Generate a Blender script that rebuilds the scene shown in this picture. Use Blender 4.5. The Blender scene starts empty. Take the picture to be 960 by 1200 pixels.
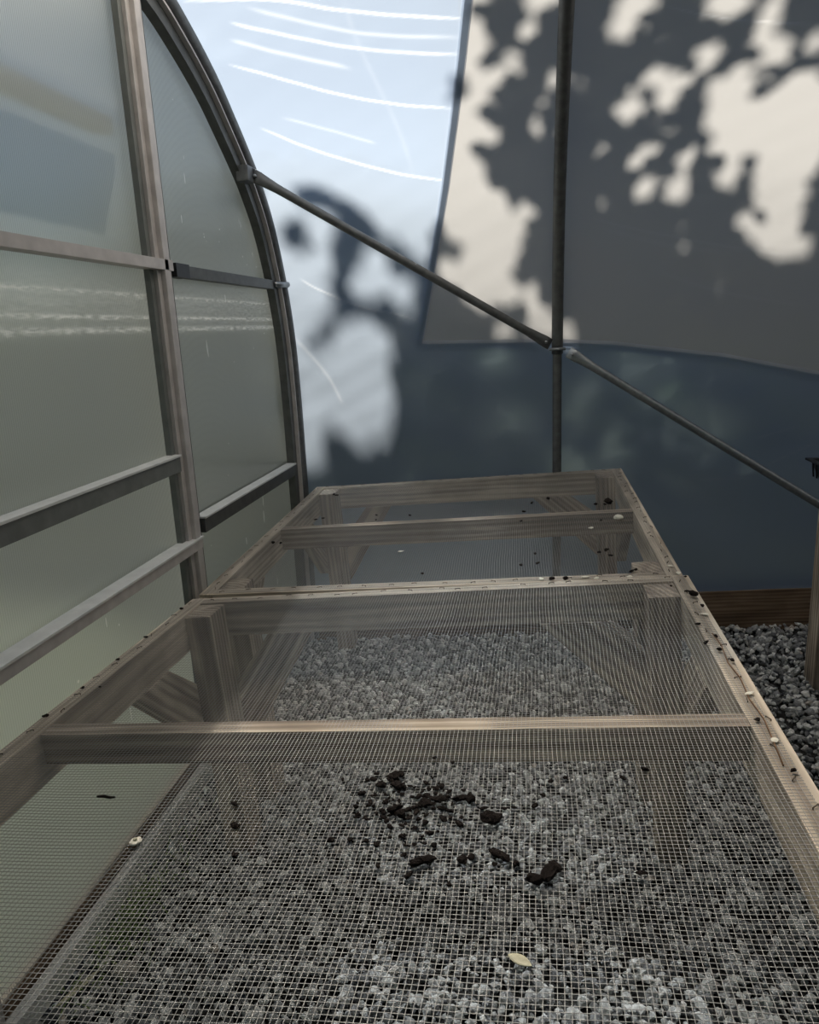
import bpy, bmesh, math, random
import numpy as np
from mathutils import Vector, Matrix, Quaternion
random.seed(7); rng = np.random.default_rng(7)
S = bpy.context.scene
COL = S.collection

# ------------------------------------------------------------------ camera
cam_d = bpy.data.cameras.new('camera'); cam = bpy.data.objects.new('camera', cam_d); COL.objects.link(cam)
cam_d.sensor_fit = 'VERTICAL'; cam_d.sensor_height = 36.0; cam_d.lens = 876.2 / 1200 * 36
cR, cU, cF = (0.98669422, 0.15652198, -0.04399301), (0.00481932, 0.24230645, 0.97018779), (-0.16251551, 0.95749071, -0.23832805)
cam.matrix_world = Matrix(((cR[0], cU[0], -cF[0], 0), (cR[1], cU[1], -cF[1], 0), (cR[2], cU[2], -cF[2], 1.29924), (0, 0, 0, 1)))
cam_d.clip_start = 0.02; cam_d.clip_end = 300
S.camera = cam

# ------------------------------------------------------------------ sky, sun, exposure
SUN = Vector((-0.22, 0.50, 0.84)).normalized()
w = bpy.data.worlds.new('sky'); S.world = w; w.use_nodes = True
nt = w.node_tree; nt.nodes.clear()
sky = nt.nodes.new('ShaderNodeTexSky'); sky.sky_type = 'NISHITA'; sky.sun_disc = False
sky.sun_elevation = math.asin(SUN.z); sky.sun_rotation = math.atan2(SUN.x, SUN.y); sky.air_density = 1.0; sky.dust_density = 1.0
bg = nt.nodes.new('ShaderNodeBackground'); bg.inputs[1].default_value = 0.058
wo = nt.nodes.new('ShaderNodeOutputWorld'); nt.links.new(sky.outputs[0], bg.inputs[0]); nt.links.new(bg.outputs[0], wo.inputs[0])
sl = bpy.data.lights.new('sun', 'SUN'); sl.energy = 8.6; sl.angle = math.radians(0.55); sl.color = (1.0, 0.92, 0.81)
so = bpy.data.objects.new('sun', sl); COL.objects.link(so); so.rotation_euler = (-SUN).to_track_quat('-Z', 'Y').to_euler(); so.location = (-3, 8, 8)
S.view_settings.view_transform = 'Standard'; S.view_settings.look = 'None'; S.view_settings.gamma = 1; S.view_settings.use_curve_mapping = False
S.view_settings.exposure = 0.36

# ------------------------------------------------------------------ helpers
def tag(o, label=None, cat=None, group=None, kind=None):
    if label: o['label'] = label
    if cat: o['category'] = cat
    if group: o['group'] = group
    if kind: o['kind'] = kind
    return o
def empty(name, loc=(0, 0, 0)):
    o = bpy.data.objects.new(name, None); COL.objects.link(o); o.location = loc; o.empty_display_size = .1
    return o
def link_mesh(name, me, mat, parent=None):
    o = bpy.data.objects.new(name, me); COL.objects.link(o)
    if mat: me.materials.append(mat)
    if parent: o.parent = parent
    return o
def np_mesh(name, V, F, mat, parent=None, smooth=False, attrs=None):
    V = np.asarray(V, np.float32); F = np.asarray(F, np.int32)
    me = bpy.data.meshes.new(name); n = F.shape[1]
    me.vertices.add(len(V)); me.vertices.foreach_set('co', V.ravel())
    me.loops.add(F.size); me.loops.foreach_set('vertex_index', F.ravel())
    me.polygons.add(len(F)); me.polygons.foreach_set('loop_start', np.arange(0, F.size, n, dtype=np.int32))
    me.polygons.foreach_set('loop_total', np.full(len(F), n, np.int32))
    me.polygons.foreach_set('use_smooth', np.full(len(F), smooth, bool))
    for k, v in (attrs or {}).items():
        a = me.attributes.new(k, 'FLOAT', 'POINT'); a.data.foreach_set('value', np.asarray(v, np.float32).ravel())
    me.update(); me.validate()
    return link_mesh(name, me, mat, parent)
def bm_obj(name, bm, mat, parent=None, smooth=False):
    me = bpy.data.meshes.new(name); bm.to_mesh(me); bm.free()
    if smooth:
        for p in me.polygons: p.use_smooth = True
    return link_mesh(name, me, mat, parent)
def board(name, a, b, wv, hv, mat, parent=None, bev=.002, skew=None):
    """timber from a to b; wv, hv = full width / height vectors. Stores grain coordinates on the mesh."""
    a, b, wv, hv = (Vector(q) for q in (a, b, wv, hv))
    d = b - a; L = d.length
    bm = bmesh.new(); gl = bm.verts.layers.float_vector.new('grain')
    off = Vector((random.uniform(0, 50), random.uniform(0, 50), random.uniform(0, 50)))
    n = max(2, int(L / .15)); rings = []
    for i in range(n + 1):
        t = i / n; ring = []
        for sx, sy in ((-1, -1), (1, -1), (1, 1), (-1, 1)):
            p = a + d * t + wv * (.5 * sx) + hv * (.5 * sy)
            if skew and i in (0, n): p = p + hv.normalized() * 0 + d.normalized() * (skew[0 if i == 0 else 1] * sy * hv.length * .5)
            v = bm.verts.new(p); v[gl] = Vector((L * t, sx * wv.length * .5, sy * hv.length * .5)) + off; ring.append(v)
        rings.append(ring)
    for i in range(n):
        for k in range(4):
            bm.faces.new((rings[i][k], rings[i][(k + 1) % 4], rings[i + 1][(k + 1) % 4], rings[i + 1][k]))
    bm.faces.new(rings[0][::-1]); bm.faces.new(rings[-1])
    bmesh.ops.recalc_face_normals(bm, faces=bm.faces[:])
    ed = [e for e in bm.edges if len(e.link_faces) == 2 and e.calc_face_angle() > .6]
    if bev: bmesh.ops.bevel(bm, geom=ed, offset=bev, segments=2, affect='EDGES', profile=.7)
    return bm_obj(name, bm, mat, parent)
def prism(name, quad, th, mat, parent=None, bev=.002):
    """mitred timber: quad = its four corners in one plane, th = thickness vector; grain runs from edge 0-1 to edge 2-3"""
    Q = [Vector(q) for q in quad]; th = Vector(th); bm = bmesh.new(); gl = bm.verts.layers.float_vector.new('grain')
    off = Vector((random.uniform(0, 50), random.uniform(0, 50), random.uniform(0, 50)))
    g = ((Q[2] + Q[3]) / 2 - (Q[0] + Q[1]) / 2).normalized(); sd = g.cross(th).normalized(); vs = []
    for sg in (-.5, .5):
        for q in Q:
            v = bm.verts.new(q + th * sg); v[gl] = Vector((q.dot(g), (q - Q[0]).dot(sd), sg * th.length)) + off; vs.append(v)
    bm.faces.new(vs[:4][::-1]); bm.faces.new(vs[4:])
    for k in range(4): bm.faces.new((vs[k], vs[(k + 1) % 4], vs[4 + (k + 1) % 4], vs[4 + k]))
    bmesh.ops.recalc_face_normals(bm, faces=bm.faces[:])
    bmesh.ops.bevel(bm, geom=bm.edges[:], offset=bev, segments=1, affect='EDGES')
    return bm_obj(name, bm, mat, parent)
def box(name, lo, hi, mat, parent=None, bev=.001):
    lo, hi = Vector(lo), Vector(hi); c = (lo + hi) / 2; s = hi - lo
    return board(name, (c.x, lo.y, c.z), (c.x, hi.y, c.z), (s.x, 0, 0), (0, 0, s.z), mat, parent, bev)
def tube_arrays(pts, r, n=12, close=True):
    P = [Vector(p) for p in pts]; V = []; F = []
    rr = r if hasattr(r, '__len__') else [r] * len(P)
    up = Vector((0, 0, 1)); t0 = (P[1] - P[0]).normalized()
    if abs(t0.dot(up)) > .9: up = Vector((1, 0, 0))
    x = t0.cross(up).normalized()
    for i, p in enumerate(P):
        t = (P[min(i + 1, len(P) - 1)] - P[max(i - 1, 0)]).normalized()
        x = (x - t * x.dot(t)).normalized(); y = t.cross(x)
        r_ = rr[i]; rx, ry = r_ if hasattr(r_, '__len__') else (r_, r_)
        for k in range(n):
            a = 2 * math.pi * k / n; V.append(p + x * (math.cos(a) * rx) + y * (math.sin(a) * ry))
    for i in range(len(P) - 1):
        for k in range(n):
            F.append((i * n + k, i * n + (k + 1) % n, (i + 1) * n + (k + 1) % n, (i + 1) * n + k))
    if close:
        for base, rev in ((0, 1), ((len(P) - 1) * n, 0)):
            ci = len(V); V.append(P[0] if rev else P[-1])
            for k in range(n):
                q = (base + k, base + (k + 1) % n, ci, ci); F.append(q if not rev else (q[1], q[0], ci, ci))
    return V, F
def tube(name, pts, r, mat, parent=None, n=14):
    V, F = tube_arrays(pts, r, n)
    bm = bmesh.new(); vs = [bm.verts.new(v) for v in V]
    for f in F:
        ids = list(dict.fromkeys(f)); 
        try: bm.faces.new([vs[i] for i in ids])
        except ValueError: pass
    bmesh.ops.recalc_face_normals(bm, faces=bm.faces[:])
    return bm_obj(name, bm, mat, parent, smooth=True)

# ------------------------------------------------------------------ materials
def new_mat(name):
    m = bpy.data.materials.new(name); m.use_nodes = True; nt = m.node_tree
    b = nt.nodes['Principled BSDF']; return m, nt, b
def N(nt, typ, **kw):
    n = nt.nodes.new(typ)
    for k, v in kw.items():
        if k.startswith('i_'): n.inputs[k[2:]].default_value = v
        else: setattr(n, k, v)
    return n
def ramp(nt, src, stops):
    r = nt.nodes.new('ShaderNodeValToRGB'); e = r.color_ramp.elements
    while len(e) < len(stops): e.new(.5)
    for q, (p, c) in zip(e, stops): q.position = p; q.color = (*c, 1)
    nt.links.new(src, r.inputs[0]); return r
def mat_wood(name, dark, mid, light, rough=.8, scale=1.0):
    m, nt, b = new_mat(name); L = nt.links.new
    at = N(nt, 'ShaderNodeAttribute', attribute_name='grain')
    mp = N(nt, 'ShaderNodeMapping'); mp.inputs['Scale'].default_value = (1.0, 9, 9); L(at.outputs['Vector'], mp.inputs[0])
    n1 = N(nt, 'ShaderNodeTexNoise'); n1.inputs['Scale'].default_value = 2.2 * scale; n1.inputs['Detail'].default_value = 4; n1.inputs['Distortion'].default_value = .8; L(mp.outputs[0], n1.inputs[0])
    wv = N(nt, 'ShaderNodeTexWave', wave_type='RINGS', rings_direction='X'); wv.inputs['Scale'].default_value = 2.4; wv.inputs['Distortion'].default_value = 5; wv.inputs['Detail'].default_value = 2; wv.inputs['Detail Scale'].default_value = .7; L(mp.outputs[0], wv.inputs[0])
    mx = N(nt, 'ShaderNodeMath', operation='MULTIPLY_ADD'); L(wv.outputs['Fac'], mx.inputs[0]); mx.inputs[1].default_value = .24; L(n1.outputs['Fac'], mx.inputs[2])
    mp2 = N(nt, 'ShaderNodeMapping'); mp2.inputs['Scale'].default_value = (4, 130, 130); L(at.outputs['Vector'], mp2.inputs[0])
    n2 = N(nt, 'ShaderNodeTexNoise'); n2.inputs['Scale'].default_value = 1.5; L(mp2.outputs[0], n2.inputs[0])
    m2 = N(nt, 'ShaderNodeMath', operation='MULTIPLY_ADD'); L(n2.outputs['Fac'], m2.inputs[0]); m2.inputs[1].default_value = .35; L(mx.outputs[0], m2.inputs[2])
    r = ramp(nt, m2.outputs[0], [(.5, dark), (.8, mid), (1.0, light)])
    n3 = N(nt, 'ShaderNodeTexNoise'); n3.inputs['Scale'].default_value = 9; n3.inputs['Detail'].default_value = 3; L(at.outputs['Vector'], n3.inputs[0])
    st = ramp(nt, n3.outputs['Fac'], [(.35, (.72, .70, .66)), (.6, (1, 1, 1))])
    mc = N(nt, 'ShaderNodeMix', data_type='RGBA', blend_type='MULTIPLY'); mc.inputs[0].default_value = .8; L(r.outputs[0], mc.inputs[6]); L(st.outputs[0], mc.inputs[7])
    L(mc.outputs[2], b.inputs['Base Color']); b.inputs['Roughness'].default_value = rough
    bp = N(nt, 'ShaderNodeBump'); bp.inputs['Strength'].default_value = .4; bp.inputs['Distance'].default_value = .002; L(m2.outputs[0], bp.inputs['Height']); L(bp.outputs[0], b.inputs['Normal'])
    return m
def mat_simple(name, col, rough=.6, metal=0, var=.25, vs=30, bump=.1, spec=.5):
    m, nt, b = new_mat(name); L = nt.links.new
    tc = N(nt, 'ShaderNodeTexCoord'); n = N(nt, 'ShaderNodeTexNoise'); n.inputs['Scale'].default_value = vs; n.inputs['Detail'].default_value = 4; L(tc.outputs['Object'], n.inputs[0])
    c = Vector(col); r = ramp(nt, n.outputs['Fac'], [(.3, tuple(c * (1 - var))), (.7, tuple(min(1, q * (1 + var)) for q in c))])
    L(r.outputs[0], b.inputs['Base Color']); b.inputs['Roughness'].default_value = rough; b.inputs['Metallic'].default_value = metal
    b.inputs['Specular IOR Level'].default_value = spec
    if bump:
        bp = N(nt, 'ShaderNodeBump'); bp.inputs['Strength'].default_value = bump; bp.inputs['Distance'].default_value = .002; L(n.outputs['Fac'], bp.inputs['Height']); L(bp.outputs[0], b.inputs['Normal'])
    return m
M = {}
M['wood'] = mat_wood('weathered_pine', (.15, .115, .09), (.38, .305, .24), (.66, .56, .45))
M['wood_rail'] = mat_wood('pale_pine_rail', (.26, .21, .165), (.58, .49, .39), (.80, .70, .58))
M['wood_dark'] = mat_wood('treated_board', (.07, .042, .026), (.17, .11, .07), (.26, .18, .12))
M['steel'] = mat_simple('galvanised_steel', (.30, .31, .32), .42, .85, .15, 60, .05)
M['dark_steel'] = mat_simple('aged_steel_pipe', (.14, .14, .14), .5, .6, .2, 40, .05)
M['alu'] = mat_simple('mill_aluminium', (.52, .48, .46), .5, .15, .12, 25, .05)
M['alu_light'] = mat_simple('bright_aluminium', (.72, .71, .69), .45, .15, .08, 25, .03)
M['alu_shade'] = mat_simple('shaded_grey_rail', (.17, .175, .165), .6, .15, .15, 25, .05)  # on rail fronts this dark tone stands in for shade
M['bronze'] = mat_simple('dark_bronze_frame', (.10, .10, .095), .5, .4, .2, 30, .05)
M['wire'] = mat_simple('zinc_wire', (.34, .335, .325), .55, .25, .08, 200, 0)
M['black'] = mat_simple('black_plastic', (.012, .012, .013), .45, 0, .3, 40, .1)
M['staple'] = mat_simple('rusty_staple', (.10, .075, .055), .6, .5, .4, 200, .1)
M['soil'] = mat_simple('potting_soil', (.018, .012, .010), .95, 0, .5, 160, .8, .2)
M['pale'] = mat_simple('pale_petal', (.72, .68, .58), .7, 0, .15, 90, .3)
M['stem'] = mat_simple('dry_stem', (.17, .09, .045), .8, 0, .3, 90, .3)
M['yellow_leaf'] = mat_simple('yellowed_leaf', (.50, .47, .33), .6, 0, .2, 120, .3)
M['weed'] = mat_simple('weed_green', (.16, .22, .08), .7, 0, .3, 40, .1)
M['grass'] = mat_simple('lawn_grass', (.12, .13, .085), .9, 0, .45, 1.2, .4)
M['bark'] = mat_simple('tree_bark', (.10, .08, .06), .9, 0, .4, 20, .6)
def mat_leaf(name, col, tr=.25):
    m, nt, b = new_mat(name); L = nt.links.new; out = nt.nodes['Material Output']
    g = N(nt, 'ShaderNodeNewGeometry'); c = Vector(col)
    r = ramp(nt, g.outputs['Random Per Island'], [(0, tuple(c * .65)), (1, tuple(c * 1.35))])
    L(r.outputs[0], b.inputs['Base Color']); b.inputs['Roughness'].default_value = .6
    return m
M['leaf'] = mat_leaf('tree_leaf', (.06, .10, .03)); M['leaf_far'] = mat_leaf('far_leaf', (.09, .14, .07)); 
def mat_stone():
    m, nt, b = new_mat('crushed_stone'); L = nt.links.new
    g = N(nt, 'ShaderNodeNewGeometry')
    r = ramp(nt, g.outputs['Random Per Island'], [(0, (.10, .10, .105)), (.35, (.30, .30, .30)), (.65, (.52, .515, .50)), (.85, (.80, .79, .76)), (.97, (.93, .91, .88)), (1, (.50, .43, .37))])
    n = N(nt, 'ShaderNodeTexNoise'); n.inputs['Scale'].default_value = 160; n.inputs['Detail'].default_value = 3
    tc = N(nt, 'ShaderNodeTexCoord'); L(tc.outputs['Object'], n.inputs[0])
    sp = ramp(nt, n.outputs['Fac'], [(.3, (.7, .7, .7)), (.7, (1.15, 1.15, 1.15))])
    mc = N(nt, 'ShaderNodeMix', data_type='RGBA', blend_type='MULTIPLY'); mc.inputs[0].default_value = 1; L(r.outputs[0], mc.inputs[6]); L(sp.outputs[0], mc.inputs[7])
    L(mc.outputs[2], b.inputs['Base Color']); b.inputs['Roughness'].default_value = .75
    return m
M['stone'] = mat_stone()
M['gap_dark'] = mat_simple('stone_gap_shade', (.025, .024, .022), .95, 0, .4, 90, .9)  # near-black bed: shade of the gaps between stones put into the colour
def mat_film(name, tint, trans, refr, clear, diff, haze_tint=None, crease=0.5, clear_high=0):
    """thin greenhouse plastic: part scattered light, part blurred view, a little straight-through light."""
    m, nt, b = new_mat(name); L = nt.links.new; out = nt.nodes['Material Output']; nt.nodes.remove(b)
    at = N(nt, 'ShaderNodeAttribute', attribute_name='crease')
    tc = N(nt, 'ShaderNodeTexCoord')
    n1 = N(nt, 'ShaderNodeTexNoise'); n1.inputs['Scale'].default_value = 2.0; n1.inputs['Detail'].default_value = 3; L(tc.outputs['Object'], n1.inputs[0])
    tr = N(nt, 'ShaderNodeBsdfTranslucent'); tr.inputs[0].default_value = (*tint, 1)
    rf = N(nt, 'ShaderNodeBsdfRefraction'); rf.inputs['Color'].default_value = (*(haze_tint or tint), 1); rf.inputs['Roughness'].default_value = .8; rf.inputs['IOR'].default_value = 1.12
    cl = N(nt, 'ShaderNodeBsdfTransparent'); cl.inputs[0].default_value = (*tint, 1)
    df = N(nt, 'ShaderNodeBsdfDiffuse'); df.inputs[0].default_value = (*tint, 1)
    gl = N(nt, 'ShaderNodeBsdfGlossy'); gl.inputs['Roughness'].default_value = .22; gl.inputs[0].default_value = (1, 1, 1, 1)
    tot = trans + refr + clear + diff
    def mix(a, c, f):
        x = N(nt, 'ShaderNodeMixShader'); L(a.outputs[0], x.inputs[1]); L(c.outputs[0], x.inputs[2])
        if hasattr(f, 'links'): L(f, x.inputs[0])
        else: x.inputs[0].default_value = f
        return x
    s = tr; acc = trans
    for sh, wgt in ((rf, refr), (cl, clear), (df, diff)):
        if wgt <= 0: continue
        acc += wgt
        if sh is cl and clear_high:            # made clearer towards the roof to let more direct sun inside
            sz = N(nt, 'ShaderNodeSeparateXYZ'); L(tc.outputs['Object'], sz.inputs[0]); mr = N(nt, 'ShaderNodeMapRange'); mr.interpolation_type = 'SMOOTHSTEP'
            mr.inputs[1].default_value = 1.75; mr.inputs[2].default_value = 2.12; mr.inputs[3].default_value = wgt / acc; mr.inputs[4].default_value = clear_high; L(sz.outputs[2], mr.inputs[0]); s = mix(s, sh, mr.outputs[0])
        else: s = mix(s, sh, wgt / acc)
    # wrinkle highlights painted in: whiter scattering along the creases
    wt = N(nt, 'ShaderNodeBsdfTranslucent'); wt.inputs[0].default_value = (.72, .74, .76, 1)
    f = N(nt, 'ShaderNodeMath', operation='MULTIPLY'); f.inputs[1].default_value = crease; L(at.outputs['Fac'], f.inputs[0]); f.use_clamp = True
    s = mix(s, wt, f.outputs[0])
    s = mix(s, gl, .05)
    L(s.outputs[0], out.inputs[0]); return m
M['film'] = mat_film('clear_greenhouse_film', (.45, .535, .645), .46, .38, .035, .10, haze_tint=(.48, .58, .68), crease=.8, clear_high=.2)
M['roof_film'] = mat_film('light_boost_roof_film', (.97, .97, .95), .76, .08, .15, .01, crease=.3)  # unseen roof film, made extra translucent to brighten the inside
M['hem'] = mat_film('doubled_film_hem', (.60, .63, .70), .6, 0, 0, .4, crease=0)
M['sheet'] = mat_film('white_greenhouse_film', (.445, .448, .445), .50, 0, 0, .50, crease=.35)
def mat_poly():
    m, nt, b = new_mat('twinwall_polycarbonate'); L = nt.links.new; out = nt.nodes['Material Output']; nt.nodes.remove(b)
    tc = N(nt, 'ShaderNodeTexCoord'); 
    wv = N(nt, 'ShaderNodeTexWave', wave_type='BANDS', bands_direction='Y', wave_profile='SIN'); wv.inputs['Scale'].default_value = 50; L(tc.outputs['Object'], wv.inputs[0])
    n1 = N(nt, 'ShaderNodeTexNoise'); n1.inputs['Scale'].default_value = 3; n1.inputs['Detail'].default_value = 4; L(tc.outputs['Object'], n1.inputs[0])
    bp = N(nt, 'ShaderNodeBump'); bp.inputs['Strength'].default_value = .5; bp.inputs['Distance'].default_value = .0015; L(wv.outputs['Fac'], bp.inputs['Height'])
    rf = N(nt, 'ShaderNodeBsdfRefraction'); rf.inputs['Roughness'].default_value = .38; rf.inputs['IOR'].default_value = 1.12; rf.inputs['Color'].default_value = (.79, .82, .81, 1)
    tr = N(nt, 'ShaderNodeBsdfTranslucent'); tr.inputs[0].default_value = (.72, .75, .72, 1)
    gl = N(nt, 'ShaderNodeBsdfGlossy'); gl.inputs['Roughness'].default_value = .18; L(bp.outputs[0], gl.inputs['Normal']); gl.inputs[0].default_value = (1, 1, 1, 1)
    a = N(nt, 'ShaderNodeMixShader'); a.inputs[0].default_value = .22; L(rf.outputs[0], a.inputs[1]); L(tr.outputs[0], a.inputs[2])
    fr = N(nt, 'ShaderNodeFresnel'); fr.inputs[0].default_value = 1.45; L(bp.outputs[0], fr.inputs['Normal'])
    c = N(nt, 'ShaderNodeMixShader'); L(fr.outputs[0], c.inputs[0]); L(a.outputs[0], c.inputs[1]); L(gl.outputs[0], c.inputs[2])
    # reflection streaks painted in as pale horizontal bands, broken up by noise
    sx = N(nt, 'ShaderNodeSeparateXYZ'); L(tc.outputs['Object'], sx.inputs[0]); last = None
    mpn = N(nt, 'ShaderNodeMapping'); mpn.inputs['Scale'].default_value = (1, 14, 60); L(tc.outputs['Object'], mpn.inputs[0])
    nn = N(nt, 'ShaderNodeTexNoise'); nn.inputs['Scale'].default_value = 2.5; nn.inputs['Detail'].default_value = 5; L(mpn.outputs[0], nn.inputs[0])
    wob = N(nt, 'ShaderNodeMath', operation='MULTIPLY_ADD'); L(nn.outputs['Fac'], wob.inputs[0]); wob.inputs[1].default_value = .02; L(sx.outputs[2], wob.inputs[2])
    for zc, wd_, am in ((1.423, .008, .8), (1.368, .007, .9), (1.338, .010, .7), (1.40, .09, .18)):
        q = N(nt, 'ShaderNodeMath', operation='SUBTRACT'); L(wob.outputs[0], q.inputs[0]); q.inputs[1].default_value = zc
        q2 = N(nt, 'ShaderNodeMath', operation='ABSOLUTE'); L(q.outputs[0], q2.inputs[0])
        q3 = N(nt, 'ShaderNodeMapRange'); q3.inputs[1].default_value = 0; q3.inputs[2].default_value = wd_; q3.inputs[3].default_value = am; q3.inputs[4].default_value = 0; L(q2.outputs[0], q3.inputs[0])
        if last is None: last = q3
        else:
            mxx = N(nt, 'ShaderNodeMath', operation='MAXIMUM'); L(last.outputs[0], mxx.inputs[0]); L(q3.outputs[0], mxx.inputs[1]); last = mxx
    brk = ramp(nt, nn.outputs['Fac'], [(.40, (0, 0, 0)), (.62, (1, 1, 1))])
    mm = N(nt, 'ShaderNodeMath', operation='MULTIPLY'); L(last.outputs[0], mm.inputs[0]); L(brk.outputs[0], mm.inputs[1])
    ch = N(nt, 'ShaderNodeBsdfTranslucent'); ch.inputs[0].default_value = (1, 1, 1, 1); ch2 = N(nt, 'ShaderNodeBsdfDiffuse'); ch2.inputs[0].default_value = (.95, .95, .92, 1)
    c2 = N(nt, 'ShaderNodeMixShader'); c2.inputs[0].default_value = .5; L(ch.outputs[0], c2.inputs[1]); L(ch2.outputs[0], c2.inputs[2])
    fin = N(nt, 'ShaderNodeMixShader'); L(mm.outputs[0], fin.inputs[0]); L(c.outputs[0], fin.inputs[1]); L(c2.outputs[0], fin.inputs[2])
    L(fin.outputs[0], out.inputs[0]); return m
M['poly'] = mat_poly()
M['chalk'] = mat_film('chalky_splash', (1, 1, 1), .7, 0, 0, .3, crease=0)

# ------------------------------------------------------------------ hoop profile (y, z), arc length from the far foot
PR = [(2.92, -.05), (2.92, .2), (2.925, .5), (2.93, .85), (2.93, 1.04), (2.913, 1.272), (2.86, 1.48), (2.765, 1.685), (2.66, 1.815), (2.57, 1.895), (2.45, 1.985), (2.34, 2.06), (2.18, 2.14), (2.0, 2.205), (1.65, 2.27), (1.32, 2.29)]
PR = PR + [(2.64 - y, z) for y, z in PR[-2::-1]]
PR = [(y + .03, z) for y, z in PR]
def catmull(P, n=8):
    P = np.array(P, float); Q = []
    for i in range(len(P) - 1):
        p0, p1, p2, p3 = P[max(i - 1, 0)], P[i], P[i + 1], P[min(i + 2, len(P) - 1)]
        for k in range(n):
            t = k / n; Q.append(.5 * ((2 * p1) + (-p0 + p2) * t + (2 * p0 - 5 * p1 + 4 * p2 - p3) * t * t + (-p0 + 3 * p1 - 3 * p2 + p3) * t ** 3))
    Q.append(P[-1]); return np.array(Q)
PC = catmull(PR); PS = np.concatenate([[0], np.cumsum(np.hypot(*np.diff(PC, axis=0).T))]); STOT = PS[-1]
def prof(s, off=0.0):
    s = np.asarray(s, float); y = np.interp(s, PS, PC[:, 0]); z = np.interp(s, PS, PC[:, 1])
    e = .02; ty = np.interp(s + e, PS, PC[:, 0]) - np.interp(s - e, PS, PC[:, 0]); tz = np.interp(s + e, PS, PC[:, 1]) - np.interp(s - e, PS, PC[:, 1])
    l = np.hypot(ty, tz) + 1e-9; return y + off * tz / l, z - off * ty / l      # outward
def s_of(y, z):
    return float(PS[np.argmin((PC[:, 0] - y) ** 2 + (PC[:, 1] - z) ** 2 + (np.arange(len(PC)) > len(PC) // 2) * 9)])
def s_fine(y, z):
    i = int(np.argmin((PC[:, 0] - y) ** 2 + (PC[:, 1] - z) ** 2)); best = (9, 0)
    for j in (i - 1, i):
        if 0 <= j < len(PC) - 1:
            a, b = PC[j], PC[j + 1]; t = np.clip(np.dot(np.array([y, z]) - a, b - a) / np.dot(b - a, b - a), 0, 1); d = np.hypot(*(a + (b - a) * t - (y, z)))
            if d < best[0]: best = (d, PS[j] + t * (PS[j + 1] - PS[j]))
    return best[1]
def gz(x): return .055 * (x + .976)
XEND = 4.6; XL = -.972
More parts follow.
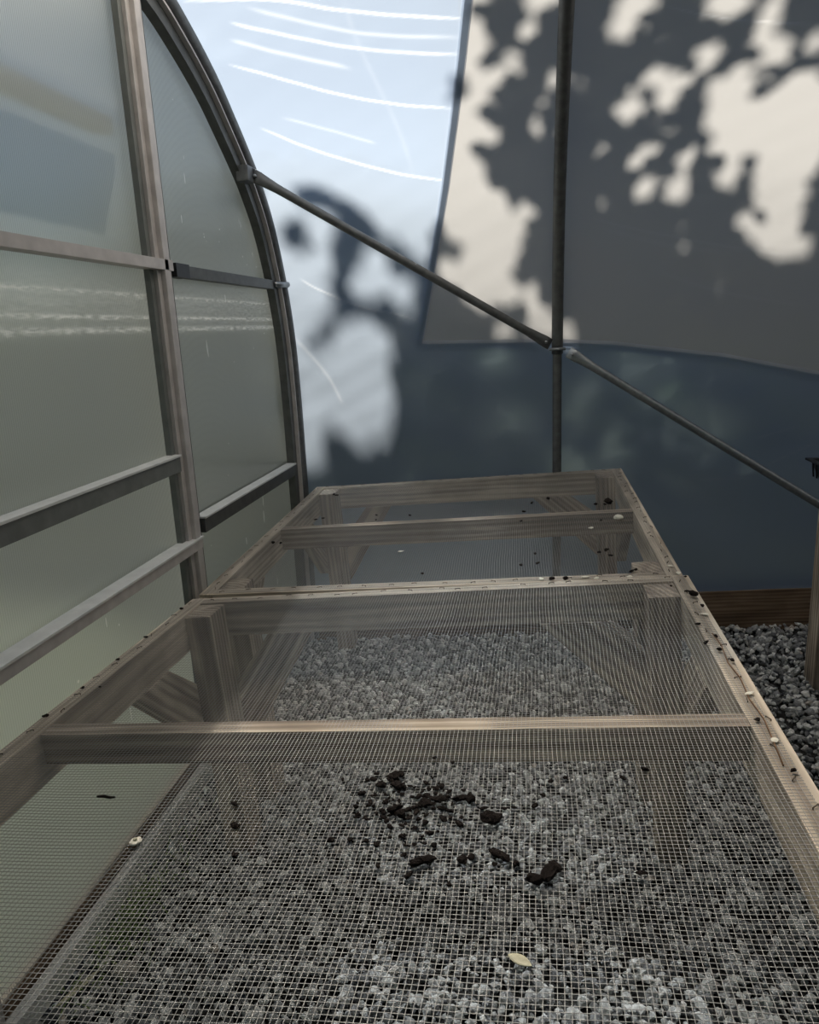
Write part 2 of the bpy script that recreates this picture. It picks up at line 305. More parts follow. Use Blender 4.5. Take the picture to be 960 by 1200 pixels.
DATA = {
 'LIT': [(-0.158,2.361,2.071,0.033,0.059),(-0.189,2.427,2.028,0.025,0.04),(-0.164,2.251,2.127,0.036,0.021),(0.041,2.277,2.114,0.049,0.024),(-0.214,2.54,1.945,0.026,0.042),(-0.118,2.48,1.991,0.03,0.025),(-0.159,2.517,1.963,0.036,0.023),(-0.199,2.604,1.89,0.043,0.06),(-0.136,2.63,1.866,0.033,0.018),(-0.271,2.671,1.827,0.022,0.035),(-0.235,2.719,1.767,0.069,0.086),(-0.198,2.783,1.678,0.112,0.083),(-0.175,2.838,1.569,0.127,0.107),(-0.231,2.872,1.501,0.112,0.08),(-0.15,2.899,1.408,0.106,0.057),(-0.1,2.854,1.537,0.046,0.078),(-0.008,2.358,2.072,0.016,0.021),(-0.056,2.448,2.015,0.022,0.023),(0.075,2.492,1.982,0.015,0.022),(0.013,2.617,1.878,0.011,0.018),(-0.025,2.791,1.663,0.018,0.035),(-0.049,2.814,1.616,0.024,0.03),(-0.01,2.905,1.386,0.028,0.038),(-0.106,2.934,1.261,0.032,0.051),(0.04,2.93,1.286,0.057,0.05),(0.069,2.936,1.228,0.038,0.025),(0.141,2.935,1.25,0.016,0.038),(0.276,2.319,2.093,0.049,0.038),(0.245,2.37,2.064,0.023,0.042),(0.519,2.343,2.081,0.053,0.035),(0.638,2.397,2.047,0.022,0.079),(0.498,2.474,1.997,0.024,0.042),(0.381,2.522,1.959,0.049,0.025),(0.408,2.572,1.919,0.027,0.039),(0.454,2.528,1.954,0.019,0.017),(0.299,2.591,1.903,0.031,0.045),(0.388,2.695,1.798,0.019,0.02),(0.344,2.714,1.774,0.019,0.026),(0.491,2.721,1.765,0.024,0.023),(0.378,2.77,1.703,0.03,0.031),(0.482,2.774,1.696,0.033,0.036),(0.641,2.757,1.719,0.035,0.035),(0.558,2.562,1.927,0.034,0.039),(0.597,2.622,1.873,0.065,0.058),(0.673,2.668,1.83,0.102,0.078),(0.755,2.653,1.844,0.125,0.084),(0.845,2.695,1.798,0.076,0.168),(0.806,2.753,1.725,0.078,0.126),(0.846,2.815,1.614,0.059,0.116),(0.869,2.867,1.51,0.083,0.041),(0.764,2.845,1.555,0.028,0.03),(0.716,2.826,1.592,0.022,0.023),(0.787,2.581,1.912,0.06,0.055),(0.621,2.541,1.943,0.029,0.039),(0.782,2.465,2.004,0.018,0.031),(0.683,2.486,1.987,0.028,0.053)],
 'DARK': [(0.687,2.543,1.942,0.036,0.039),(0.937,2.824,1.596,0.027,0.069),(-0.305,2.844,1.557,0.037,0.025),(-0.234,2.493,1.982,0.041,0.034)],
 'BLIT': [(-0.899,2.748,1.731,0.047,0.039),(-0.956,2.774,1.698,0.026,0.049),(-0.765,2.79,1.664,0.038,0.043),(-0.96,2.83,1.585,0.026,0.082),(-0.947,2.881,1.479,0.054,0.113),(-0.867,2.89,1.444,0.074,0.131),(-0.805,2.852,1.541,0.046,0.039),(-0.585,2.87,1.506,0.032,0.082),(-0.63,2.885,1.463,0.049,0.028),(-0.965,2.933,1.271,0.042,0.134),(-0.674,2.937,1.219,0.109,0.113),(-0.808,2.947,1.08,0.123,0.155),(-0.671,2.95,1.024,0.104,0.172),(-0.486,2.895,1.425,0.026,0.051),(-0.928,2.95,0.928,0.051,0.159),(-0.542,2.943,1.138,0.068,0.067),(-0.028,2.948,1.072,0.032,0.033)],
 'sheet edge': [(-0.17,2.239,2.133),(-0.207,2.414,2.037),(-0.251,2.584,1.909),(-0.301,2.735,1.747),(-0.362,2.847,1.551),(-0.409,2.907,1.375),(-0.445,2.936,1.233),(-0.27,2.936,1.226),(0.085,2.937,1.212),(0.304,2.939,1.194),(0.7,2.943,1.135),(1.022,2.948,1.062)],
 'c1': [(-0.922,2.164,2.167),(-0.68,2.19,2.157),(-0.528,2.234,2.135),(-0.348,2.275,2.115),(-0.176,2.305,2.1)],
 'c2': [(-0.758,2.204,2.15),(-0.632,2.256,2.124),(-0.453,2.315,2.095),(-0.193,2.355,2.074)],
 'c3': [(-0.823,2.239,2.133),(-0.738,2.274,2.115),(-0.536,2.345,2.08),(-0.368,2.379,2.059),(-0.198,2.4,2.045)],
 'c4': [(-0.845,2.288,2.108),(-0.715,2.346,2.079),(-0.528,2.409,2.04)],
 'c5': [(-0.886,2.364,2.068),(-0.743,2.418,2.034),(-0.574,2.476,1.995),(-0.397,2.518,1.962),(-0.24,2.542,1.943)],
 'c6': [(-0.785,2.522,1.958),(-0.608,2.585,1.908),(-0.504,2.621,1.874)],
 'c7': [(-0.867,2.548,1.938),(-0.759,2.604,1.89),(-0.629,2.652,1.845),(-0.436,2.7,1.792),(-0.288,2.722,1.763)],
 'c8': [(-0.877,2.877,1.491),(-0.816,2.888,1.451),(-0.657,2.906,1.38),(-0.526,2.914,1.349),(-0.429,2.922,1.319)],
 'c9': [(0.356,2.336,2.085),(0.495,2.377,2.06),(0.634,2.403,2.044),(0.767,2.421,2.032)],
 'c10': [(0.196,2.808,1.628),(0.399,2.835,1.574),(0.661,2.864,1.517),(0.89,2.882,1.474)],
 'c11': [(0.226,2.822,1.6),(0.461,2.856,1.533),(0.693,2.876,1.493)],
 'c12': [(0.44,2.888,1.451),(0.68,2.909,1.367),(0.972,2.924,1.309)],
 'c13': [(-0.495,2.2,2.152),(-0.481,2.375,2.062),(-0.43,2.546,1.94),(-0.394,2.711,1.777)],
 'd1': [(0.838,2.95,0.838),(0.984,2.95,0.883)],
 'd2': [(0.875,2.948,0.731),(1.045,2.95,0.818)],
 'd3': [(0.632,2.948,0.681),(0.817,2.948,0.686)],
 'c14': [(-0.945,2.93,1.286),(-0.82,2.943,1.131),(-0.76,2.95,1.01)],
 'c15': [(-0.402,2.936,1.231),(-0.207,2.945,1.11),(-0.078,2.95,1.007)],
 'brace': [(-0.948,2.593,1.832),(0.061,2.886,1.224),(0.152,2.89,1.18),(1.043,2.897,0.61)],
 'crumbs': [(0.658,-0.815),(0.672,-0.828),(0.687,-0.809),(0.693,-0.803),(0.696,-0.831),(0.704,-0.846),(0.712,-0.828),(0.665,-0.865),(0.685,-0.866),(0.702,-0.883),(0.711,-0.893),(0.694,-0.904),(0.727,-0.877),(0.738,-0.868),(0.755,-0.86),(0.76,-0.876),(0.784,-0.857),(0.797,-0.86),(0.767,-0.898),(0.744,-0.906),(0.733,-0.915),(0.786,-0.908),(0.819,-0.894),(0.826,-0.904),(0.84,-0.875),(0.814,-0.876),(0.898,-0.819),(0.917,-0.809),(0.888,-0.847),(0.878,-0.87),(0.633,-0.942),(0.677,-0.942),(0.692,-0.949),(0.704,-0.934),(0.718,-0.932),(0.726,-0.948),(0.727,-0.965),(0.745,-0.98),(0.755,-0.975),(0.739,-1.0),(0.701,-0.986),(0.797,-0.974),(0.807,-0.969),(0.834,-0.977),(0.834,-0.962),(0.845,-0.97),(0.859,-0.976),(0.786,-1.012),(0.878,-1.005),(0.894,-0.994),(0.9,-0.982),(0.75,-0.926),(0.761,-0.948)],
 'crumbs_and_bolts': [(0.991,-0.81),(1.022,-0.792),(0.991,-0.987),(0.857,-0.978),(0.477,-0.871),(0.498,-0.919),(0.518,-0.97)],
 'stick,flower,leaf,pebR': [(0.277,-0.856),(0.376,-0.95),(0.865,-1.11),(0.036,-0.707)],
 'farC': [(1.116,0.671),(1.106,0.66),(1.075,0.663),(0.928,0.766),(0.873,0.722),(0.847,0.623),(0.838,0.518),(1.076,0.481),(1.068,0.211),(1.061,0.203),(1.043,0.19),(1.07,0.161),(0.877,0.198),(0.882,0.123),(0.839,0.114),(0.137,0.664),(0.161,0.675),(0.35,0.676),(0.359,0.617),(0.468,0.653),(0.116,1.009),(0.131,0.998),(0.094,0.41),(0.068,0.414),(0.585,0.083)],
 'farPale': [(1.127,0.486),(1.04,0.414),(0.497,0.277)],
 'railfar': [(0.945,-0.008),(0.947,-0.02),(0.914,0.004),(0.888,0.013),(0.993,0.014),(1.019,-0.019),(1.096,-0.015),(1.117,0.046),(1.106,0.038),(1.202,0.068),(1.211,0.017)],
 'railnear': [(1.21,-0.023),(1.198,-0.118),(1.203,-0.147),(1.21,-0.207),(1.206,-0.251),(1.184,-0.301),(1.202,-0.36),(1.17,-0.08),(1.203,-0.363),(1.206,-0.466),(1.203,-0.583),(1.201,-0.719),(1.194,-0.665),(1.179,-0.391),(1.194,-0.421),(1.183,-0.3),(1.202,-0.794),(0.007,-0.378),(0.049,-0.504),(0.014,-0.506),(0.005,-0.617),(0.01,-0.618),(-0.002,-0.26),(0.001,-0.086)],
}

# ------------------------------------------------------------------ ground and gravel
def ground():
    V = [(-1.0, -.35, gz(-1.0) - .03), (5.2, -.35, gz(5.2) - .03), (5.2, 3.03, gz(5.2) - .03), (-1.0, 3.03, gz(-1.0) - .03)]
    V += [(x, y, z - .12) for x, y, z in V]
    F = [(0, 1, 2, 3), (7, 6, 5, 4), (0, 4, 5, 1), (1, 5, 6, 2), (2, 6, 7, 3), (3, 7, 4, 0)]
    tag(np_mesh('floor', V, F, M['gap_dark']), kind='structure')
    bm = bmesh.new()
    nx = 60
    vs = [[bm.verts.new((-30 + i * 60 / nx, -25 + j * 60 / nx, -.16 + .05 * math.sin(i * 1.3) * math.cos(j * .9))) for j in range(nx + 1)] for i in range(nx + 1)]
    for i in range(nx):
        for j in range(nx): bm.faces.new((vs[i][j], vs[i + 1][j], vs[i + 1][j + 1], vs[i][j + 1]))
    tag(bm_obj('ground_lawn', bm, M['grass'], smooth=True), kind='structure')
ground()
def ico():
    bm = bmesh.new(); bmesh.ops.create_icosphere(bm, subdivisions=1, radius=1); bm.verts.ensure_lookup_table()
    V = np.array([v.co[:] for v in bm.verts]); F = np.array([[v.index for v in f.verts] for f in bm.faces]); bm.free(); return V, F
IV, IF = ico()
def stones(n, x0, x1, y0, y1, r0, r1, zlo, zhi, rs):
    X = rs.uniform(x0, x1, n); Y = rs.uniform(y0, y1, n); R = rs.uniform(0, 1, n) ** 1.6 * (r1 - r0) + r0
    base = np.repeat(IV[None], n, 0) * (1 + rs.uniform(-.42, .30, (n, 12, 1)))
    base[:, :, 0] *= rs.uniform(.8, 1.35, (n, 1)); base[:, :, 2] *= rs.uniform(.5, .95, (n, 1))
    q = rs.normal(size=(n, 4)); q[:, 1:3] *= .35; q /= np.linalg.norm(q, axis=1)[:, None]; a, b, c, d = q.T
    Rm = np.stack([1 - 2 * (c * c + d * d), 2 * (b * c - d * a), 2 * (b * d + c * a), 2 * (b * c + d * a), 1 - 2 * (b * b + d * d), 2 * (c * d - b * a), 2 * (b * d - c * a), 2 * (c * d + b * a), 1 - 2 * (b * b + c * c)], 1).reshape(n, 3, 3)
    P = np.einsum('nij,nkj->nki', Rm, base) * R[:, None, None]
    P[:, :, 0] += X[:, None]; P[:, :, 1] += Y[:, None]; P[:, :, 2] += (gz(X) + rs.uniform(zlo, zhi, n))[:, None]
    F = IF[None] + (np.arange(n) * 12)[:, None, None]
    return P.reshape(-1, 3), F.reshape(-1, 3)
def gravel():
    Vs, Fs, k = [], [], 0
    for args in ((19000, -.975, 1.75, .95, 2.945, .0058, .0145, -.018, -.003), (9000, -.975, 1.75, .95, 2.945, .006, .012, -.026, -.014),
                 (4500, -.975, 1.75, -.3, .95, .009, .016, -.02, -.004), (4500, 1.75, 4.6, -.3, 2.945, .011, .018, -.022, -.004)):
        V, F = stones(*args, rng); Vs.append(V); Fs.append(F + k); k += len(V)
    o = np_mesh('gravel', np.concatenate(Vs), np.concatenate(Fs), M['stone'])
    tag(o, 'grey angular crushed stone gravel covering the greenhouse floor', 'gravel', kind='stuff')
gravel()

# ------------------------------------------------------------------ plastic film shell
def s_edge(x):                                   # lower edge of the white film, arc length
    z = np.interp(x, [-.45, -.40, -.27, .085, .304, .7, 1.022, 1.6], [1.232, 1.224, 1.222, 1.212, 1.194, 1.135, 1.062, .95])
    return np.interp(z, PC[:len(PC) // 2, 1], PS[:len(PC) // 2])
EDGE_S = [s_fine(y, z) for x, y, z in DATA['sheet edge'][:7]][::-1]; EDGE_X = [q[0] for q in DATA['sheet edge'][:7]][::-1]
def x_edge(s): return np.interp(s, EDGE_S + [EDGE_S[-1] + .6], EDGE_X + [.75])
SEND = 3.75
def grid(X, Sg, off, attr=True):
    """X, Sg 2-D arrays"""
    n, m = X.shape
    rip = .003 * np.sin(Sg * 23 + X * 9) * np.sin(X * 6 + 1) + .0005 * np.sin(Sg * 61 - X * 31)
    cr = np.zeros_like(X); dz = np.zeros_like(X)
    for pts, wd, am in CREASES:
        P = np.array(pts); mask = (X > P[:, 0].min() - .05) & (X < P[:, 0].max() + .05) & (Sg > P[:, 1].min() - .08) & (Sg < P[:, 1].max() + .08)
        if not mask.any(): continue
        q = np.stack([X[mask], Sg[mask]], 1); best = np.full(len(q), 9.); tt = np.zeros(len(q))
        tl = len(P) - 1
        for i in range(tl):
            a, b = P[i], P[i + 1]; t = np.clip(((q - a) @ (b - a)) / ((b - a) @ (b - a)), 0, 1); d = np.hypot(*(q - (a + t[:, None] * (b - a))).T)
            up = d < best; best[up] = d[up]; tt[up] = ((i + t) / tl)[up]
        fade = np.clip(np.minimum(tt, 1 - tt) * 6 + .15, 0, 1)
        g = np.exp(-(best / wd) ** 2) * am * fade; cr[mask] = np.maximum(cr[mask], g); dz[mask] += .0025 * g
    y, z = prof(Sg, off); y2, z2 = prof(Sg, off + .01); d = (rip + dz) / .01
    V = np.stack([X, y + (y2 - y) * d, z + (z2 - z) * d], 2).reshape(-1, 3)
    i = np.arange(n - 1)[:, None] * m + np.arange(m - 1)[None]; F = np.stack([i, i + 1, i + m + 1, i + m], 2).reshape(-1, 4)
    return V, F, cr.ravel()
def sm(P, n=6):
    Q = catmull(P, n); return [tuple(q) for q in Q]
CREASES = []
for key, wd, am in (('c1', .007, .9), ('c2', .012, .35), ('c3', .008, .8), ('c4', .012, .4), ('c5', .006, 1), ('c6', .008, .3), ('c7', .006, .9), ('c8', .006, .55), ('c9', .006, .8), ('c10', .008, .35), ('c11', .014, .2), ('c12', .012, .2), ('c13', .014, .07), ('d1', .006, .3), ('d2', .006, .35), ('d3', .007, .2), ('c14', .012, .25), ('c15', .008, .15)):
    CREASES.append((sm([(x, s_fine(y, z)) for x, y, z in DATA[key]]), wd * .5, am * .75))
srow = np.concatenate([np.arange(0, 1.0, .03), np.arange(1.0, 2.75, .006), np.arange(2.75, STOT, .04), [STOT]])
xa = np.linspace(0, 1, 130)
def build_film():
    Sg = np.repeat(srow[:, None], len(xa), 1); XE = x_edge(srow)[:, None] + .02
    X = XL + (XE - XL) * xa[None]
    V1, F1, c1 = grid(X, Sg, .021)
    xb = np.concatenate([np.linspace(0, 1, 150) ** 1.0 * .42, np.linspace(.43, 1, 30)])
    x0 = EDGE_X[0] + .02; Xb = x0 + (XEND - x0) * xb
    t = np.concatenate([np.linspace(0, .6, 25), np.linspace(.61, 1, 70)])
    S2 = t[:, None] * (s_edge(Xb) + .01)[None]; V2, F2, c2 = grid(np.repeat(Xb[None], len(t), 0), S2, .021)
    t3 = np.linspace(SEND - .04, STOT, 30); X3 = x_edge(t3)[:, None] + .018 + (XEND - x_edge(t3)[:, None] - .018) * np.linspace(0, 1, 40)[None]
    V3, F3, c3 = grid(X3, np.repeat(t3[:, None], 40, 1), .021)
    V = np.concatenate([V1, V2, V3]); F = np.concatenate([F1, F2 + len(V1), F3 + len(V1) + len(V2)])
    tag(np_mesh('wall_back', V, F, M['film'], smooth=True, attrs={'crease': np.concatenate([c1, c2, c3])}), kind='structure')
    me = bpy.data.objects['wall_back'].data; me.materials.append(M['roof_film'])
    sz = Sg[:-1, :-1].ravel(); mi = np.zeros(len(F), np.int32); mi[:len(F1)][sz > 2.62] = 1; mi[len(F1) + len(F2):] = 1
    me.polygons.foreach_set('material_index', mi)
    # white film over the roof and shoulder
    a = np.concatenate([np.linspace(0, .42, 230), np.linspace(.43, 1, 30)]); b = np.concatenate([np.linspace(0, .62, 260), np.linspace(.63, 1, 30)])
    Xa = EDGE_X[0] + a * (XEND - EDGE_X[0]); sb = s_edge(Xa)[None]
    S4 = sb + b[:, None] * (SEND - sb); XE = x_edge(S4); X4 = XE + a[None] * (XEND - XE)
    V, F, c = grid(X4, S4, .027)
    o = np_mesh('plastic_cover', V, F, M['sheet'], smooth=True, attrs={'crease': c})
    hw = .034; Xh = np.linspace(EDGE_X[0] - .004, XEND, 260); q = np.linspace(0, 1, 5)
    Sh = s_edge(Xh)[None] + (q[:, None] - .35) * hw; Va, Fa, ca = grid(np.repeat(Xh[None], 5, 0), Sh, .024)
    sh = np.linspace(EDGE_S[0], SEND, 260); Xv = x_edge(sh)[:, None] - .006 + q[None] * hw * .9; Vb, Fb, cb = grid(Xv, np.repeat(sh[:, None], 5, 1), .0235)
    np_mesh('doubled_hem', np.concatenate([Va, Vb]), np.concatenate([Fa, Fb + len(Va)]), M['hem'], o, True, {'crease': np.concatenate([ca, cb])})['label'] = 'darker doubled hem'
    tag(o, 'opaque white plastic cover stretched over the curved greenhouse shoulder, mottled with leaf shadows', 'plastic cover')
build_film()

# ------------------------------------------------------------------ hoops, braces
def hoop_path(x, s0, s1, n=110, off=0.0):
    s = np.linspace(s0, s1, n); y, z = prof(s, off); return [(x, float(p), float(q)) for p, q in zip(y, z)]
def hoop(x, label, joint=True):
    t = tag(empty('hoop_frame', (x, 2.92, gz(x))), label, 'greenhouse hoop')
    inv = Matrix.Translation(-t.location)
    sj = s_fine(2.93, 1.2)
    parts = []
    parts.append(tube('ground_stake', hoop_path(x, 0.06, sj + .02, 30, -.004), .0175, M['dark_steel'], t))
    pth = hoop_path(x, sj - .02, STOT - sj, 100, -.004)
    parts.append(tube('bow', pth, .0215, M['dark_steel'], t))
    parts.append(tube('ground_stake', hoop_path(x, STOT - sj - .02, STOT - .06, 30, -.004), .0175, M['dark_steel'], t))
    y, z = prof(sj, -.03); parts.append(tube('bolt', [(x - .03, float(y) + .004, float(z)), (x + .03, float(y) + .004, float(z))], .006, M['steel'], t, 6))
    for p in parts: p.data.transform(inv)
    return t
hoop(.095, 'dark steel hoop pipe rising behind the far table, meeting both diagonal braces')
for x, lb in ((1.19, 'steel hoop pipe just outside the right edge, holding the lower end of the brace'), (2.3, 'steel hoop pipe, second one beyond the right edge of the view'), (3.4, 'steel hoop pipe, third one beyond the right edge of the view'), (4.5, 'steel hoop pipe at the open far right end of the greenhouse')):
    hoop(x, lb)
def brace(a, b, mat, label):
    a, b = Vector(a), Vector(b); t = tag(empty('diagonal_brace', a), label, 'brace pipe')
    d = (b - a); L = d.length; u = d / L
    pts = []; rr = []
    for f, (rx, ry) in ((0, (.004, .021)), (.03, (.004, .021)), (.05, (.006, .019)), (.10, (.0145, .0155)), (.14, (.015, .015))):
        pts.append(u * f); rr.append((rx, ry))
    for f, r in reversed(list(zip([0, .03, .05, .10, .14], rr[:]))): pts.append(d - u * f); rr.append(r)
    # keep the flattened faces parallel to the wall: order of radii is (across wall normal, in wall plane)
    rr_ = [(q[0], q[1]) for q in rr]
    V, F = tube_arrays(pts, rr_, 16)
    bm = bmesh.new(); vs = [bm.verts.new(v) for v in V]
    for f in F:
        ids = list(dict.fromkeys(f))
        try: bm.faces.new([vs[i] for i in ids])
        except ValueError: pass
    bmesh.ops.recalc_face_normals(bm, faces=bm.faces[:]); bm_obj('pipe', bm, mat, t, True)
    for q in (u * .018, d - u * .018):
        tube('bolt', [q + Vector((0, -.014, 0)), q + Vector((0, .012, 0))], .0065, M['steel'], t, 6)
    return t
brace((-.935, 2.61, 1.83), (.068, 2.91, 1.218), M['dark_steel'], 'dark steel diagonal brace from the end arch down to the middle hoop')
brace((.135, 2.912, 1.188), (1.17, 2.915, .52), M['steel'], 'bright galvanised diagonal brace running from the middle hoop down to the right')

# ------------------------------------------------------------------ baseboards
b_ = board('baseboard_back', (-.95, 2.98, gz(-.95) + .05), (4.6, 2.98, gz(4.6) + .05), (0, .038, 0), (0, 0, .17), M['wood_dark']); tag(b_, kind='structure')
b_ = board('baseboard_front', (-.95, -.31, gz(-.95) + .05), (4.6, -.31, gz(4.6) + .05), (0, .038, 0), (0, 0, .17), M['wood_dark']); tag(b_, kind='structure')

# ------------------------------------------------------------------ left end wall
def end_wall():
    W = tag(empty('wall_left', (-.976, 1.32, 0)), kind='structure'); off = -Vector(W.location)
    def fix(o, lab=None):
        o.data.transform(Matrix.Translation(off))
        if lab: o['label'] = lab
        return o
    XP = -.992
    # polycarbonate panels cut to the arch: strips of y, from z0 to min(z1, arch)
    def top(y):
        yy = y if y > 1.35 else 2.70 - y
        # z of arch at this y on the upper part
        up = PC[(PC[:, 0] >= 1.34) & (PC[:, 1] > 1.04)]; return float(np.interp(yy, up[::-1, 0], up[::-1, 1])) if yy < 2.96 else 1.04
    def panel(y0, y1, z0, z1):
        n = 26; V = []; F = []
        for x in (XP - .003, XP + .003):
            for i in range(n + 1):
                y = y0 + (y1 - y0) * i / n; zt = max(z0 + .002, min(z1, top(y) - .005)); V += [(x, y, z0), (x, y, zt)]
        k = 2 * (n + 1)
        for i in range(n):
            a = 2 * i; F += [(a, a + 1, a + 3, a + 2), (k + a, k + a + 2, k + a + 3, k + a + 1), (a, a + 2, k + a + 2, k + a), (a + 1, k + a + 1, k + a + 3, a + 3)]
        F += [(0, k, k + 1, 1), (2 * n, 2 * n + 1, k + 2 * n + 1, k + 2 * n)]
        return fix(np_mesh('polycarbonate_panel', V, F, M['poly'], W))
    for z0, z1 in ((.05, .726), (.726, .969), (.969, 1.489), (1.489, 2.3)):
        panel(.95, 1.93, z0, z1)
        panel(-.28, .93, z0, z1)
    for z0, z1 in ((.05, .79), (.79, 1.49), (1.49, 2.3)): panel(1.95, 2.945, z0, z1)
    # mullion post: broad face, ridge, side return
    fix(box('post', (-.99, 1.905, .03), (-.958, 1.985, 2.19), M['alu'], W), 'pinkish grey aluminium post')
    fix(box('post_ridge', (-.962, 1.925, .03), (-.945, 1.952, 2.19), M['alu'], W, .004))
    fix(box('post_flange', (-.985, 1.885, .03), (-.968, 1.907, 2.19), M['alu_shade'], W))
    fix(box('post_flange', (-.985, 1.983, .03), (-.966, 2.006, 2.20), M['bronze'], W))
    fix(box('post', (-.99, .90, .03), (-.958, .97, 2.24), M['alu'], W))
    # rails, near bay
    fix(box('rail', (-.985, -.25, 1.476), (-.945, 1.975, 1.503), M['alu'], W), 'flat aluminium rail at head height')
    for y0, y1, z0, z1, xf, mt, lb in ((-.25, 1.90, .945, .992, -.948, 'alu_shade', 'pale aluminium rail at waist height'), (-.25, 1.965, .709, .743, -.940, 'alu', 'pale lower rail crossing the post'), (2.0, 2.88, .742, .79, -.945, 'bronze', 'pale rail with shade coloured into its front beside the far table')):
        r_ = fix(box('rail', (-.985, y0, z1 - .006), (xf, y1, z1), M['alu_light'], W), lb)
        f_ = box('shaded_front', (-.982, y0 + .001, z0), (xf - .004, y1 - .001, z1 - .0055), M[mt], r_); f_.data.transform(Matrix.Translation(off))  # rail tops coloured lighter and fronts darker, standing in for light and shade
    fix(box('purlin', (-1.06, -.2, 1.795), (-1.02, 1.88, 1.835), M['alu'], W), 'outer purlin seen through the polycarbonate')
    # rails, far bay
    fix(box('rail', (-.985, 2.07, 1.465), (-.955, 2.83, 1.497), M['bronze'], W), 'dark rail at head height')
    fix(box('rail_bracket', (-.985, 2.003, 1.463), (-.950, 2.085, 1.500), M['black'], W), 'black plastic rail bracket')
    # sill
    fix(board('sill', (-.968, -.25, .045), (-.968, 2.9, .045), (.024, 0, 0), (0, 0, .05), M['alu_light'], W), 'pale metal sill along the gravel')
    fix(board('sill_board', (-.998, -.25, .06), (-.998, 2.9, .06), (.022, 0, 0), (0, 0, .07), M['wood_dark'], W))
    # arch channel + hoop tube
    def ribbon(name, o0, o1, x0, x1, mat):
        s = np.linspace(.05, STOT - .05, 150); V = []
        for x, o in ((x0, o0), (x1, o0), (x1, o1), (x0, o1)):
            y, z = prof(s, o); V.append(np.stack([np.full_like(s, x), y, z], 1))
        V = np.stack(V, 1).reshape(-1, 3); F = []
        for i in range(149):
            for k in range(4): F.append((i * 4 + k, i * 4 + (k + 1) % 4, i * 4 + 4 + (k + 1) % 4, i * 4 + 4 + k))
        return fix(np_mesh(name, V, F, mat, W))
    ribbon('arch_channel', -.075, -.035, -.985, -.955, M['bronze'])
    ribbon('arch_lip', -.037, -.030, -.985, -.940, M['alu'])
    fix(tube('arch_bow', hoop_path(-.948, .05, STOT - .05, 150, -.004), .0215, M['dark_steel'], W), 'dark steel end arch')
    y, z = 2.588, 1.828
    fix(box('brace_clamp', (-.968, 2.56, 1.80), (-.925, 2.63, 1.85), M['dark_steel'], W, .006))
    fix(tube('rail_clamp', [(-.955, 2.82, 1.482), (-.925, 2.89, 1.482)], .012, M['steel'], W, 8))
    # dried splashes on the panels
    bm = bmesh.new()
    for i in range(60):
        y = random.uniform(2.03, 2.8); z = random.choice((random.uniform(.1, 2.0), random.uniform(1.2, 1.75)))
        if z > top(y + .06) - .1: continue
        r = random.uniform(.0012, .0035); h = r * random.choice((1, 1, 1, 4, 7))
        c = [bm.verts.new((XP + .0045 + random.uniform(0, .0006), y + r * math.cos(a), z + h * math.sin(a))) for a in np.linspace(0, 2 * math.pi, 9)[:-1]]
        bm.faces.new(c)
    for i in range(14):
        y = random.uniform(1.35, 1.85); z = random.uniform(.3, .68); r = random.uniform(.002, .004); h = r * random.choice((1, 1, 5))
        c = [bm.verts.new((XP + .0048, y + r * math.cos(a), z + h * math.sin(a))) for a in np.linspace(0, 2 * math.pi, 9)[:-1]]; bm.faces.new(c)
    sp = fix(bm_obj('dried_splashes', bm, M['chalk'], W)); sp['kind'] = 'stuff'
end_wall()

def right_wall():
    W = tag(empty('wall_right', (4.62, 1.32, 0)), kind='structure')
    s = np.linspace(.05, STOT - .05, 80); y, z = prof(s, -.03); V = []
    for x in (0, .006):
        for a, b in zip(y, z): V.append((x, a - 1.32, b))
        V.append((x, 0, .1))
    n = 81; F = [(k, k + 1, n - 1) for k in range(79)] + [(n + k + 1, n + k, 2 * n - 1) for k in range(79)]
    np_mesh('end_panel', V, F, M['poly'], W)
    for yy in (-.5, .5): board('post', (-.03, yy, .1), (-.03, yy, 2.2), (.05, 0, 0), (0, .06, 0), M['alu'], W)
    board('rail', (-.03, -1.5, 1.1), (-.03, 1.5, 1.1), (.05, 0, 0), (0, 0, .05), M['alu'], W)
right_wall()
